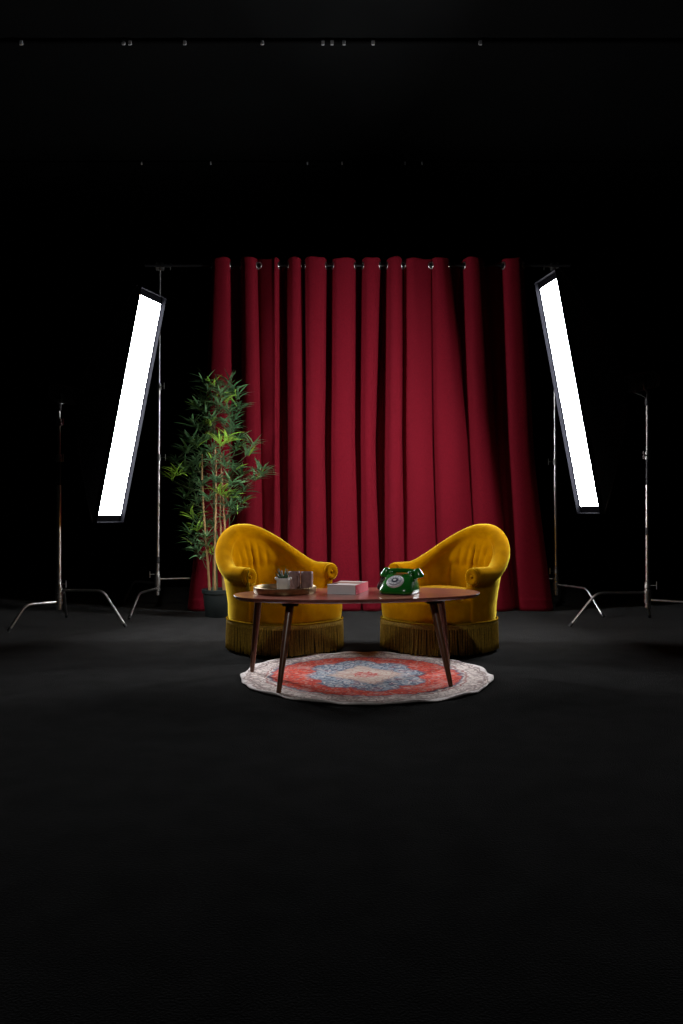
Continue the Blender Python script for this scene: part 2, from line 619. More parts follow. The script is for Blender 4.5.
# ------------------------------------------------------------------ C-stands
def knob(parent, at, d, L=0.05, r=0.004):
    bm = NB()
    at, d = Vector(at), Vector(d).normalized()
    a, b = frame_of(d)
    tube(bm, [at, at + d * L], r, 8)
    tube(bm, [at + d * L - b * 0.03, at + d * L + b * 0.03], r * 1.1, 8)
    return obj('knob', bm, M['steel'], parent, auto=40)


def grip_head(parent, at, ax=(1, 0, 0), size=0.038):
    at, ax = Vector(at), Vector(ax).normalized()
    bm = NB()
    m = rot_to(ax)
    lathe(bm, [(size * .5, -0.035), (size, -0.033), (size, -0.012), (size * .62, -0.010), (size * .62, 0.010), (size, 0.012),
               (size, 0.033), (size * .5, 0.035)], 24, at, mtx=m)
    g = obj('grip_head', bm, M['steel'], parent, auto=35)
    knob(g, at + ax * 0.035, ax, 0.06, 0.006)
    return g


def c_stand(name, base, feet, leg_z, sections, collars, label, group, lean=0.0, head=True, tape=None, head_axis=(1, 0, 0)):
    """sections: (z0, z1, radius, material); collars: (z, knob direction)"""
    bx, by = base
    root = empty(name, (bx, by, 0))
    tag(root, label, 'light stand', group)

    def ax_x(z):
        return lean * z
    # base column and turtle collars
    zmin = min(leg_z) - 0.045
    for f, lz in zip(feet, leg_z):
        v = Vector((f[0] - bx, f[1] - by, 0))
        L = v.length
        u = v / L
        c = Vector((ax_x(lz), 0, lz))
        k = 0.66 * L
        pts = [c + u * 0.015, c + u * (k * 0.5), c + u * (k - 0.05)]
        for t in (0.2, 0.4, 0.6, 0.8, 1.0):
            a = c + u * (k - 0.05)
            b = c + u * k
            e = Vector((0, 0, 0.010)) + u * L
            q = b + (e - b).normalized() * 0.055
            pts.append(a * (1 - t) ** 2 + b * 2 * t * (1 - t) + q * t * t)
        pts.append(Vector((0, 0, 0.011)) + u * L)
        bm = NB()
        tube(bm, pts, 0.011, 10)
        leg = obj('leg', bm, M['chrome'], root, auto=45)
        bm = NB()
        tube(bm, [pts[-1] + (pts[-2] - pts[-1]).normalized() * 0.03, pts[-1]], 0.0125, 10)
        obj('rubber_foot', bm, M['black_plastic'], leg, auto=45)
        bm = NB()
        lathe(bm, [(0.018, -0.022), (0.028, -0.02), (0.028, 0.02), (0.018, 0.022)], 18, c)
        obj('leg_collar', bm, M['steel'], root, auto=40)
    bm = NB()
    lathe(bm, [(0.012, zmin - 0.02), (0.02, zmin - 0.015), (0.02, max(leg_z) + 0.05), (0.015, max(leg_z) + 0.055)], 18)
    obj('base_column', bm, M['chrome'], root, auto=40)
    for z0, z1, r, m in sections:
        bm = NB()
        tube(bm, [(ax_x(z0), 0, z0), (ax_x(z1), 0, z1)], r, 18)
        obj('riser', bm, M[m], root, auto=40)
    for z, d in collars:
        bm = NB()
        lathe(bm, [(0.016, -0.03), (0.024, -0.028), (0.024, 0.0), (0.021, 0.004), (0.021, 0.026), (0.015, 0.03)], 18, (ax_x(z), 0, z))
        c = obj('collar', bm, M['steel'], root, auto=40)
        knob(c, (ax_x(z) + 0.02 * d[0], 0.02 * d[1], z), d)
    if tape:
        for z0, z1, r in tape:
            bm = NB()
            tube(bm, [(ax_x(z0), 0, z0), (ax_x(z1), 0, z1)], r, 18)
            obj('tape_band', bm, M['black_plastic'], root, auto=40)
    if head:
        zt = max(s[1] for s in sections)
        grip_head(root, (ax_x(zt), 0, zt + 0.01), head_axis)
    return root


SG = 'chrome light stands'
# inner pair, carrying the curtain rod
sxl = pxx(156, CD)
c_stand('light_stand', (sxl, CD + 0.05), [(pxx(129, 6.69), 6.69), (sxl + 0.57, CD + 0.20), (sxl - 0.42, CD + 0.42)],
        (0.20, 0.285, 0.245),
        [(0.25, 1.40, 0.0175, 'chrome'), (1.38, 2.06, 0.014, 'chrome'), (2.04, 3.14, 0.0105, 'chrome')],
        [(1.40, (1, -0.3, 0)), (2.05, (0.8, -0.6, 0)), (0.33, (-0.9, -0.4, 0))],
        'tall chrome stand between the left softbox and the bamboo plant', SG, lean=0.008,
        tape=[(0.43, 0.49, 0.0195)])
sxr = pxx(557.5, CD)
c_stand('light_stand', (sxr, CD + 0.05), [(pxx(603.6, 6.79), 6.79), (sxr - 0.52, CD + 0.28), (sxr + 0.22, CD + 0.58)],
        (0.235, 0.285, 0.20),
        [(0.25, 1.30, 0.0165, 'chrome'), (1.28, 2.0, 0.013, 'chrome'), (1.98, 3.14, 0.0105, 'chrome')],
        [(1.36, (-1, -0.3, 0)), (0.36, (-0.9, -0.5, 0))],
        'tall chrome stand between the red curtain and the right softbox', SG, lean=-0.005, head_axis=(-1, 0, 0))
# outer pair, carrying the softboxes
OL = (pxx(59, 6.25), 6.25)
c_stand('light_stand', OL, [(pxx(8, 5.95), 5.95), (pxx(126, 6.2), 6.2), (OL[0] - 0.12, 6.77)], (0.20, 0.29, 0.245),
        [(0.25, 1.11, 0.0175, 'chrome'), (1.08, 1.34, 0.015, 'black_metal'), (1.32, 1.74, 0.012, 'steel')],
        [(1.32, (0.7, -0.7, 0)), (1.6, (0.7, -0.7, 0)), (0.34, (0.9, -0.4, 0))],
        'chrome stand at far left holding the left softbox', SG, head=False)
OR = (pxx(647.5, 6.25), 6.25)
c_stand('light_stand', OR, [(pxx(570, 6.23), 6.23), (OR[0] + 0.42, 5.93), (OR[0] + 0.22, 6.78)], (0.27, 0.215, 0.245),
        [(0.25, 1.11, 0.0165, 'chrome'), (1.08, 1.36, 0.014, 'black_metal'), (1.34, 1.78, 0.012, 'steel')],
        [(0.33, (0.8, -0.6, 0)), (1.34, (-0.7, -0.7, 0))],
        'chrome stand at far right holding the right softbox', SG, head=False, tape=[(0.72, 0.78, 0.018)])


# ------------------------------------------------------------------ softboxes
def softbox(center, yaw_n, tilt, W, L, label, mount):
    """center of the opening; yaw_n: plan direction of the face normal; tilt: downward pitch"""
    C = Vector(center)
    nh = Vector((math.cos(yaw_n), math.sin(yaw_n), 0))
    n = nh * math.cos(tilt) - Vector((0, 0, math.sin(tilt)))
    up = nh * math.sin(tilt) + Vector((0, 0, math.cos(tilt)))
    w = up.cross(n).normalized()
    root = empty('strip_softbox', C)
    tag(root, label, 'softbox', 'lit strip softboxes')

    def pt(a, b, c):            # a along width, b along length, c along normal
        return w * a + up * b + n * c

    def rect(hw, hl, c, k=10, bow=0.0):
        out = []
        for i in range(k):
            t = -1 + 2 * i / k
            out.append(pt(hw * t, hl * (1 - bow * (1 - t * t) * 0.2), c))
        for i in range(k):
            t = 1 - 2 * i / k
            out.append(pt(hw * (1 - bow * (1 - t * t)), hl * t, c))
        for i in range(k):
            t = 1 - 2 * i / k
            out.append(pt(hw * t, -hl * (1 - bow * (1 - t * t) * 0.2), c))
        for i in range(k):
            t = -1 + 2 * i / k
            out.append(pt(-hw * (1 - bow * (1 - t * t)), hl * t, c))
        return out
    hw, hl = W / 2, L / 2
    LIP, BACK = 0.038, 0.44
    # shell from the rim back to the speed ring
    bm = NB()
    rings = []
    for i in range(9):
        t = i / 8
        s = 1 - t
        rings.append(rect(0.075 + (hw - 0.075) * s ** 0.85, 0.075 + (hl - 0.075) * s ** 0.8, -LIP - (BACK - LIP) * t, bow=0.05 * (1 - abs(2 * t - 1))))
    loft(bm, rings, True, False, True)
    sh = obj('softbox_shell', bm, M['black_fabric'], root, auto=50)
    # rods sewn along the four corners
    for sa in (-1, 1):
        for sb in (-1, 1):
            bm = NB()
            pts = []
            for i in range(9):
                t = i / 8
                s = 1 - t
                pts.append(pt(sa * (0.077 + (hw - 0.075) * s ** 0.85), sb * (0.077 + (hl - 0.075) * s ** 0.8), -LIP - (BACK - LIP) * t))
            tube(bm, pts, 0.005, 6)
            obj('seam', bm, M['black_fabric'], sh)
    # lip with thickness
    bm = NB()
    e = 0.006
    rings = [rect(hw, hl, -LIP), rect(hw, hl, 0), rect(hw - e, hl - e, 0), rect(hw - e, hl - e, -LIP)]
    loft(bm, rings, True)
    obj('lip', bm, M['lip_fabric'], root, smooth=False)
    # diffuser recessed behind the lip
    bm = NB()
    rings = [rect(hw - e, hl - e, -LIP + 0.001), rect(hw - 0.014, hl - 0.055, -LIP + 0.005)]
    loft(bm, rings, True)
    obj('diffuser_hem', bm, M['lip_fabric'], root, smooth=False)
    bm = NB()
    q = rect(hw - 0.012, hl - 0.05, -LIP + 0.003, 10, 0.0)
    vs = [bm.verts.new(p) for p in q]
    f = bm.faces.new(vs)
    f.normal_update()
    if f.normal.dot(n) < 0:
        f.normal_flip()
    me = bpy.data.meshes.new('diffuser')
    bm.to_mesh(me)
    bm.free()
    me.materials.append(M['diffuser'])
    d = bpy.data.objects.new('diffuser', me)
    COL.objects.link(d)
    d.parent = root
    d['label'] = 'glowing white diffuser'
    # speed ring and lamp head
    m3 = Matrix((w, up, n)).transposed()
    bm = NB()
    lathe(bm, [(0.06, -0.02), (0.085, -0.018), (0.085, 0.018), (0.06, 0.02)], 28, n * -BACK, mtx=m3)
    obj('speed_ring', bm, M['black_metal'], root, auto=40)
    bm = NB()
    lathe(bm, [(0.045, -0.29), (0.062, -0.28), (0.066, -0.25), (0.066, -0.05), (0.058, -0.02), (0.05, 0.0)], 28, n * (-BACK - 0.02), mtx=m3)
    lh = obj('lamp_head', bm, M['grey_plastic'], root, auto=40)
    for i in range(5):
        bm = NB()
        z = -0.24 + i * 0.035
        lathe(bm, [(0.062, z), (0.0695, z + 0.003), (0.0695, z + 0.012), (0.062, z + 0.015)], 24, n * (-BACK - 0.02), mtx=m3)
        obj('cooling_fin', bm, M['black_metal'], lh, auto=40)
    # yoke down to the stand
    top = Vector(mount) - C
    bm = NB()
    p = n * (-BACK - 0.14)
    tube(bm, [p - w * 0.085, p - w * 0.085 - up * 0.05, p * 0.35 + top * 0.65 - w * 0.05, top, p * 0.35 + top * 0.65 + w * 0.05,
              p + w * 0.085 - up * 0.05, p + w * 0.085], 0.008, 8)
    obj('yoke', bm, M['steel'], root)
    bm = NB()
    lathe(bm, [(0.014, -0.05), (0.021, -0.045), (0.021, 0.015), (0.012, 0.02)], 18, top)
    obj('stand_socket', bm, M['black_metal'], root, auto=40)
    return root


softbox((-1.567, 6.0, 1.672), math.radians(-19.6), math.radians(12.7), 0.3375, 1.754,
        'glowing tall strip softbox on the left, leaning toward the curtain', (OL[0], OL[1], 1.74))
softbox((1.668, 5.944, 1.763), math.radians(190.3), math.radians(11.25), 0.3586, 1.79,
        'glowing tall strip softbox on the right, leaning toward the curtain', (OR[0], OR[1], 1.78))


# ------------------------------------------------------------------ unseen fill spotlight, added to light the camera-facing sides
def added_fill_spot(loc, aim, watts, half_deg):
    loc, aim = Vector(loc), Vector(aim)
    root = empty('added_fill_spotlight', loc)
    tag(root, 'added out-of-view fill spotlight in a black housing, hung from the ceiling above the camera', 'spotlight')
    d = (aim - loc).normalized()
    m3 = rot_to(d)
    bm = NB()
    lathe(bm, [(0.08, -0.34), (0.13, -0.32), (0.15, -0.28), (0.15, 0.0), (0.17, 0.01), (0.17, 0.03), (0.155, 0.03), (0.145, -0.02), (0.14, -0.10)],
          32, mtx=m3, cap1=True)
    obj('housing', bm, M['black_metal'], root, auto=40)
    a, b = frame_of(d)
    bm = NB()
    p = d * -0.14
    q = Vector((0, 0, ZC - loc.z))
    tube(bm, [p - a * 0.165, p - a * 0.165 + Vector((0, 0, 0.22)), p + a * 0.165 + Vector((0, 0, 0.22)), p + a * 0.165], 0.010, 8)
    tube(bm, [p + Vector((0, 0, 0.22)), Vector((p.x, p.y, q.z))], 0.014, 10)
    obj('yoke', bm, M['black_metal'], root)
    ld = bpy.data.lights.new('fill_spot_lamp', 'SPOT')
    ld.energy = watts
    ld.color = (1.0, 0.96, 0.92)
    ld.spot_size = math.radians(half_deg * 2)
    ld.spot_blend = 0.75
    ld.shadow_soft_size = 0.14
    lo = bpy.data.objects.new('fill_spot_lamp', ld)
    COL.objects.link(lo)
    lo.parent = root
    lo.location = d * 0.06
    lo.rotation_mode = 'QUATERNION'
    lo.rotation_quaternion = d.to_track_quat('-Z', 'Y')


added_fill_spot((-0.3, 0.4, 3.95), (0.0, 5.3, 0.75), FILL_SPOT_WATTS, 20)


# ------------------------------------------------------------------ tub armchairs with fringe
CH_CX = -0.05


def chair_plan(phi, grow=0.0):
    """closed base outline; phi 0 = front (+x), pi = back"""
    c, s = math.cos(phi), math.sin(phi)
    if c >= 0:
        a, b, n = 0.39 + grow, 0.325 + grow, 3.0
    else:
        a, b, n = 0.29 + grow, 0.325 + grow, 2.15
    k = (abs(c / a) ** n + abs(s / b) ** n) ** (-1 / n)
    return Vector((CH_CX + k * c, k * s, 0))


def resample(f, a, b, n):
    N = 800
    pts = [f(a + (b - a) * i / N) for i in range(N + 1)]
    ln = [0]
    for p, q in zip(pts, pts[1:]):
        ln.append(ln[-1] + (q - p).length)
    out = []
    j = 0
    for i in range(n + 1):
        t = ln[-1] * i / n
        while j < N - 1 and ln[j + 1] < t:
            j += 1
        u = (t - ln[j]) / max(1e-9, ln[j + 1] - ln[j])
        out.append(pts[j].lerp(pts[j + 1], u))
    return out, ln[-1]


def build_armchair(label, loc, rz, tassel_side):
    root = empty('tub_armchair', loc, rz)
    tag(root, label, 'armchair', 'mustard velvet tub armchairs')
    phi0 = 0.0
    while chair_plan(phi0).x > 0.06:
        phi0 += 0.005
    NT_ = 150
    line, total = resample(lambda p: chair_plan(p, -0.015), phi0, 2 * PI - phi0, NT_)
    # ---- back shell with arms
    rings = []
    arm_ends = {}
    Z_IN = 0.32
    for i, p in enumerate(line):
        t = abs(2 * i / NT_ - 1)               # 1 at arm fronts, 0 at back centre
        s = total * (i / NT_ - 0.5)
        d = (line[min(i + 1, NT_)] - line[max(i - 1, 0)]).normalized()
        nrm = Vector((d.y, -d.x, 0))
        if nrm.dot(p - Vector((CH_CX, 0, 0))) < 0:
            nrm = -nrm
        up_t = 1 - sstep(0.03, 0.78, t)
        h = 0.555 + 0.262 * up_t
        lean_top = 0.050 + 0.085 * up_t

        def lean(z):
            v = max(0.0, (z - 0.2) / 0.6)
            return lean_top * (v ** 1.35) * (1.0 + 0.5 * (1 - up_t))
        R = 0.056 + 0.004 * sstep(0.75, 1, t)
        prof = []
        for z in (0.195, 0.24, 0.30):
            prof.append((0.030 + 0.006 * math.sin((z - 0.195) / 0.105 * PI), z))
        zz = h - 0.13
        for k in range(1, 7):
            z = 0.30 + (zz - 0.30) * k / 6
            prof.append((0.030, z))
        prof.append((0.034, h - 0.105))
        for k in range(15):
            a = math.radians(-35 + 250 * k / 14)
            prof.append((0.006 + R * math.cos(a), h - R + R * math.sin(a)))
        prof.append((-0.036, h - 0.11))
        for k in range(0, 17):
            z = (h - 0.14) + (Z_IN - (h - 0.14)) * k / 16
            n_in = -0.040 - 0.012 * math.sin(PI * k / 16)
            back = sstep(0.62, 0.42, t)
            # gathered pleats in the upper inside back, above a tufted line
            zc = 0.535
            m = sstep(zc - 0.03, zc + 0.03, z) * (1 - sstep(h - 0.19, h - 0.11, z)) * back
            pl = abs(math.sin(s * 52 + 0.9 * math.sin(s * 17)))
            n_in -= m * 0.013 * (pl ** 0.5 - 0.5)
            m2 = (1 - sstep(zc - 0.01, zc + 0.03, z)) * back
            n_in += m2 * 0.010 * math.exp(-((math.sin(s * PI / 0.16) / 0.22) ** 2))
            n_in += back * 0.010 * math.exp(-((z - zc) / 0.016) ** 2)
            prof.append((n_in, z))
        rings.append([p + nrm * (n + lean(z)) + Vector((0, 0, z)) for n, z in prof])
        if i in (0, NT_):
            arm_ends[i] = (p + nrm * (0.006 + lean(h - R)) + Vector((0, 0, h - R)), nrm, R)
    bm = NB()
    # softly padded arm fronts
    fwd = Vector((1, 0, 0))

    def front_caps(ring):
        c = sum(ring, Vector()) / len(ring)
        return [[c + (q - c) * sc + fwd * off for q in ring] for sc, off in ((0.97, 0.010), (0.88, 0.016))]
    c0 = front_caps(rings[0])
    c1 = front_caps(rings[-1])
    loft(bm, [c0[1], c0[0]] + rings + [c1[0], c1[1]], True, True, True)
    obj('back_and_arms', bm, M['velvet'], root, auto=70)
    # ---- pleated rosettes on the arm fronts
    for i, (c, nrm, R) in arm_ends.items():
        bm = NB()
        seg = 40
        prof = [(1.0, 0.0), (0.98, 0.012), (0.8, 0.02), (0.5, 0.019), (0.25, 0.013), (0.12, 0.014)]
        rr = []
        for r, o in prof:
            rr.append([c + fwd * (0.008 + o * (1 + (0.25 if k % 2 else -0.1) * (r > 0.2))) + (nrm * math.cos(2 * PI * k / seg) + Vector((0, 0, 1)) * math.sin(2 * PI * k / seg)) * (R - 0.004) * r for k in range(seg)])
        loft(bm, rr, True, True, True)
        ro = obj('arm_rosette', bm, M['velvet'], root)
        bm = NB()
        lathe(bm, [(0.009, 0.0), (0.011, 0.004), (0.008, 0.009), (0.002, 0.011)], 14, c + fwd * 0.02, mtx=rot_to(fwd))
        obj('button', bm, M['velvet'], ro)
    # ---- upholstered base and seat cushion
    NP = 120
    bm = NB()
    prof = [(0.19, -0.004), (0.23, 0.004), (0.28, 0.008), (0.325, 0.008), (0.345, 0.002)]
    rings = [[chair_plan(2 * PI * k / NP, g) + Vector((0, 0, z)) for k in range(NP)] for z, g in prof]
    loft(bm, rings, True, True, True)
    obj('seat_base', bm, M['velvet'], root)
    bm = NB()
    rings = []
    for z, g in ((0.295, -0.05), (0.305, -0.012), (0.325, 0.002), (0.35, 0.002), (0.372, -0.010), (0.386, -0.04), (0.397, -0.09),
                 (0.405, -0.15), (0.409, -0.22)):
        ring = []
        for k in range(NP):
            ph = 2 * PI * k / NP
            q = chair_plan(ph, g)
            if q.x < 0.16:              # inside the shell the cushion is narrower
                q = chair_plan(ph, min(g, 0) - 0.055 * sstep(0.16, 0.08, q.x))
            ring.append(q + Vector((0, 0, z)))
        rings.append(ring)
    loft(bm, rings, True, True, True)
    obj('seat_cushion', bm, M['velvet'], root)
    # ---- cord trim and fringe
    bm = NB()

    def skirt(ph, extra=0.0):
        q = chair_plan(ph, 0.0)
        g = 0.010 + 0.020 * sstep(0.20, 0.10, q.x)
        return chair_plan(ph, g + extra)
    loop, per = resample(lambda p: skirt(p), 0, 2 * PI, 360)
    closed_tube(bm, [p + Vector((0, 0, 0.207 + 0.0015 * (i % 2))) for i, p in enumerate(loop[:-1])], 0.006, 8)
    obj('cord_trim', bm, M['cord'], root)
    bm = NB()
    loop2, _ = resample(lambda p: skirt(p, 0.002), 0, 2 * PI, 200)
    loft(bm, [[p + Vector((0, 0, z)) for p in loop2[:-1]] for z in (0.175, 0.205)], True)
    obj('fringe_heading', bm, M['fringe'], root)
    bm = NB()
    loop3, _ = resample(lambda p: skirt(p, -0.012), 0, 2 * PI, 200)
    loft(bm, [[p + Vector((0, 0, z)) for p in loop3[:-1]] for z in (0.02, 0.20)], True, True, False)
    obj('base_lining', bm, M['fringe_back'], root)
    bm = NB()
    rng = random.Random(int(loc[0] * 1000) + 5)
    for NS, extra, w in ((135, 0.001, 0.0042), (210, -0.006, 0.0028)):
        ring, _ = resample(lambda p: skirt(p, extra), 0, 2 * PI, NS)
        for i in range(NS):
            p = ring[i]
            q = ring[i + 1]
            d = (q - p).normalized()
            o = Vector((d.y, -d.x, 0))
            base = p + d * rng.uniform(-0.002, 0.002)
            zb = 0.012 + rng.uniform(0, 0.012)
            sw = rng.gauss(0, 0.007)
            so = rng.uniform(-0.002, 0.006)
            rr = []
            for u in (0, 0.4, 0.75, 1.0):
                c = base + d * sw * u * u + o * so * u + Vector((0, 0, 0.19 + (zb - 0.19) * u))
                ww = w * (1 + 0.25 * u)
                rr.append([c + d * ww, c + o * ww, c - d * ww, c - o * ww])
            loft(bm, rr, True, False, True)
    fr = obj('fringe', bm, M['fringe'], root)
    fr['kind'] = 'stuff'
    # ---- tassel hanging from an arm front
    if tassel_side is not None:
        c, nrm, R = arm_ends[tassel_side]
        p = c + fwd * 0.036
        bm = NB()
        tube(bm, [p + Vector((0, 0, R * .7)) + nrm * .02, p + nrm * .035, p + Vector((0.004, 0, -0.03)) + nrm * .03], 0.0045, 8)
        ts = obj('tassel', bm, M['cord'], root)
        bm = NB()
        lathe(bm, [(0.004, 0.0), (0.012, -0.006), (0.012, -0.018), (0.008, -0.024), (0.013, -0.03), (0.017, -0.075), (0.012, -0.078)], 16,
              p + Vector((0.004, 0, -0.028)) + nrm * .03)
        obj('tassel_skirt', bm, M['cord'], ts)
    return root


build_armchair('mustard velvet tub armchair with fringe in front of the bamboo plant', (-0.370, 5.265, 0), math.radians(-47), 150)
build_armchair('mustard velvet tub armchair with fringe behind the green telephone', (0.640, 5.275, 0), math.radians(180 + 41), None)


# ------------------------------------------------------------------ coffee table
TB_C, TB_R, TB_H = Vector((0.092, 4.345, 0)), math.radians(8.5), 0.46
table = empty('coffee_table', TB_C, TB_R)
tag(table, 'low walnut coffee table with oval top and splayed tapered legs on the rug', 'table')
rotT = Matrix.Rotation(-TB_R, 3, 'Z')


def table_top():
    seg = 120
    HA, HB = 0.672, 0.315

    def outline(k):
        a = 2 * PI * k / seg
        c, s = math.cos(a), math.sin(a)
        n = 2.25
        x = HA * math.copysign(abs(c) ** (2 / n), c)
        y = HB * math.copysign(abs(s) ** (2 / n), s)
        return Vector((x, y, 0))
    bm = NB()
    rings = []
    for sc, z in ((0.90, -0.024), (0.955, -0.020), (0.985, -0.012), (0.998, -0.004), (1.0, -0.0015), (0.997, 0.0)):
        rings.append([Vector((outline(k).x * (1 - (1 - sc) * 0.55), outline(k).y * sc, TB_H + z)) for k in range(seg)])
    loft(bm, rings, True, True, True)
    obj('tabletop', bm, M['walnut'], table, auto=35)


table_top()
for fx, fy, tx_, ty_ in ((pxx(278.5, 3.93), 3.93, pxx(290, 4.13), 4.13), (pxx(252, 4.47), 4.47, pxx(258.5, 4.47), 4.47),
                         (pxx(451, 4.09), 4.09, pxx(433, 4.25), 4.25), (pxx(448.5, 4.62), 4.62, pxx(440.5, 4.56), 4.56)):
    f = rotT @ (Vector((fx, fy, 0)) - TB_C)
    t = rotT @ (Vector((tx_, ty_, 0)) - TB_C)
    f.z = RUG_T + 0.001
    t.z = TB_H - 0.04
    bm = NB()
    tube(bm, [f, f.lerp(t, 0.02), f.lerp(t, 0.6), t], [0.0105, 0.012, 0.0185, 0.021], 18)
    obj('leg', bm, M['walnut_leg'], table, auto=50)
    bm = NB()
    box(bm, (t.x - 0.042, t.y - 0.035, TB_H - 0.043), (t.x + 0.042, t.y + 0.035, TB_H - 0.021), bevel=0.004)
    obj('mounting_block', bm, M['dark_wood'], table, smooth=False)

# ------------------------------------------------------------------ things on the table
TR = Vector((pxx(285, 4.36), 4.36, TB_H))
bm = NB()
lathe(bm, [(0.150, 0.0), (0.166, 0.002), (0.1695, 0.008), (0.171, 0.034), (0.1685, 0.036), (0.1665, 0.033), (0.164, 0.010), (0.155, 0.006),
           (0.02, 0.006)], 64)
o = obj('round_tray', bm, M['brass'], auto=45)
o.location = TR
tag(o, 'round aged brass tray on the left end of the coffee table', 'tray')
TZ = TB_H + 0.0065

# succulent in a small white pot with two ears
sp = px(283.5, 590, 4.29)
sroot = empty('potted_succulent', (sp.x, 4.285, TZ))
sroot.scale = (0.96, 0.96, 1.18)
tag(sroot, 'spiky green succulent in a small white pot on the brass tray', 'plant')
bm = NB()
rings = []
for r, z in ((0.029, 0.0), (0.034, 0.003), (0.037, 0.05), (0.0385, 0.066), (0.036, 0.069), (0.033, 0.066), (0.031, 0.056)):
    ring = []
    for k in range(40):
        a = 2 * PI * k / 40
        c, s = math.cos(a), math.sin(a)
        q = (abs(c) ** 3.2 + abs(s) ** 3.2) ** (-1 / 3.2)
        ring.append((r * q * c, r * q * s, z))
    rings.append(ring)
loft(bm, rings, True, True, True)
pot = obj('pot', bm, M['white_ceramic'], sroot, auto=50)
for sx in (-1, 1):
    bm = NB()
    lathe(bm, [(0.002, -0.008), (0.008, -0.005), (0.010, 0), (0.008, 0.006), (0.002, 0.008)], 14, (sx * 0.038, -0.008, 0.066))
    obj('ear', bm, M['white_ceramic'], pot)
bm = NB()
lathe(bm, [(0.031, 0.056), (0.015, 0.060), (0.004, 0.061)], 24)
obj('soil', bm, M['soil'], sroot)
for k in range(15):
    bm = NB()
    a = k * 2.4
    el = 0.25 + 0.95 * (1 - k / 15) if k else 0.1
    L = 0.052 - 0.012 * (k % 3) / 2
    d0 = Vector((math.cos(a) * math.sin(el), math.sin(a) * math.sin(el), math.cos(el)))
    p0 = Vector((math.cos(a) * 0.008, math.sin(a) * 0.008, 0.06))
    p1 = p0 + d0 * L * 0.55
    p2 = p0 + d0 * L + Vector((0, 0, 0.006))
    tube(bm, [p0, p0.lerp(p1, .5), p1, p2], [0.0045, 0.0055, 0.0045, 0.0006], 7)
    obj('leaf', bm, M['succulent'], sroot)


def mug(cx, cy, label, handle_dir):
    root = empty('ribbed_mug', (cx, cy, TZ))
    root.scale = (1.02, 1.02, 1.16)
    tag(root, label, 'mug', 'mauve mugs on the tray')
    bm = NB()
    seg = 48
    rings = []
    for r, z, rib in ((0.026, 0.0, 0), (0.0295, 0.003, 0.3), (0.031, 0.012, 1), (0.0315, 0.08, 1), (0.0315, 0.092, 0), (0.0302, 0.0945, 0),
                      (0.0285, 0.092, 0), (0.028, 0.012, 0)):
        rings.append([((r + 0.0009 * rib * math.cos(k * PI / 1.5)) * math.cos(2 * PI * k / seg), (r + 0.0009 * rib * math.cos(k * PI / 1.5)) * math.sin(2 * PI * k / seg), z)
                      for k in range(seg)])
    loft(bm, rings, True, True, True)
    obj('cup', bm, M['mauve'], root, auto=60)
    bm = NB()
    u = Vector((math.cos(handle_dir), math.sin(handle_dir), 0))
    pts = [u * 0.029 + Vector((0, 0, 0.075))]
    for k in range(9):
        a = math.radians(80 - 20 * k)
        pts.append(u * (0.034 + 0.022 * math.cos(a)) + Vector((0, 0, 0.05 + 0.026 * math.sin(a))))
    pts.append(u * 0.029 + Vector((0, 0, 0.025)))
    tube(bm, pts, 0.0045, 8)
    obj('handle', bm, M['mauve'], root)


mug(pxx(294.5, 4.36), 4.36, 'mauve ribbed mug beside the succulent pot on the tray', math.radians(-60))
mug(pxx(307, 4.345), 4.345, 'mauve ribbed mug nearest the book on the tray', math.radians(120))

# book
bk = empty('thick_book', (pxx(348, 4.4), 4.4, TB_H), math.radians(-17))
tag(bk, 'thick book with pink spine and white page edges lying on the table', 'book')
BW, BL, BT = 0.160, 0.25, 0.050
bm = NB()
box(bm, (-BW / 2 + 0.001, -BL / 2 + 0.003, 0.0025), (BW / 2 - 0.002, BL / 2 - 0.003, BT - 0.0025))
obj('page_block', bm, M['page'], bk, smooth=False)
bm = NB()
box(bm, (-BW / 2, -BL / 2, 0.0002), (BW / 2, BL / 2, 0.0026), bevel=0.0006)
obj('back_cover', bm, M['page'], bk, smooth=False)
bm = NB()
box(bm, (-BW / 2, -BL / 2, BT - 0.0026), (BW / 2, BL / 2, BT), bevel=0.0006)
obj('front_cover', bm, cover_mat(), bk, smooth=False)
bm = NB()
box(bm, (BW / 2 - 0.002, -BL / 2, 0.0003), (BW / 2 + 0.0015, BL / 2, BT), bevel=0.0008)
obj('spine', bm, M['pink'], bk, smooth=False)['label'] = 'bright pink spine'


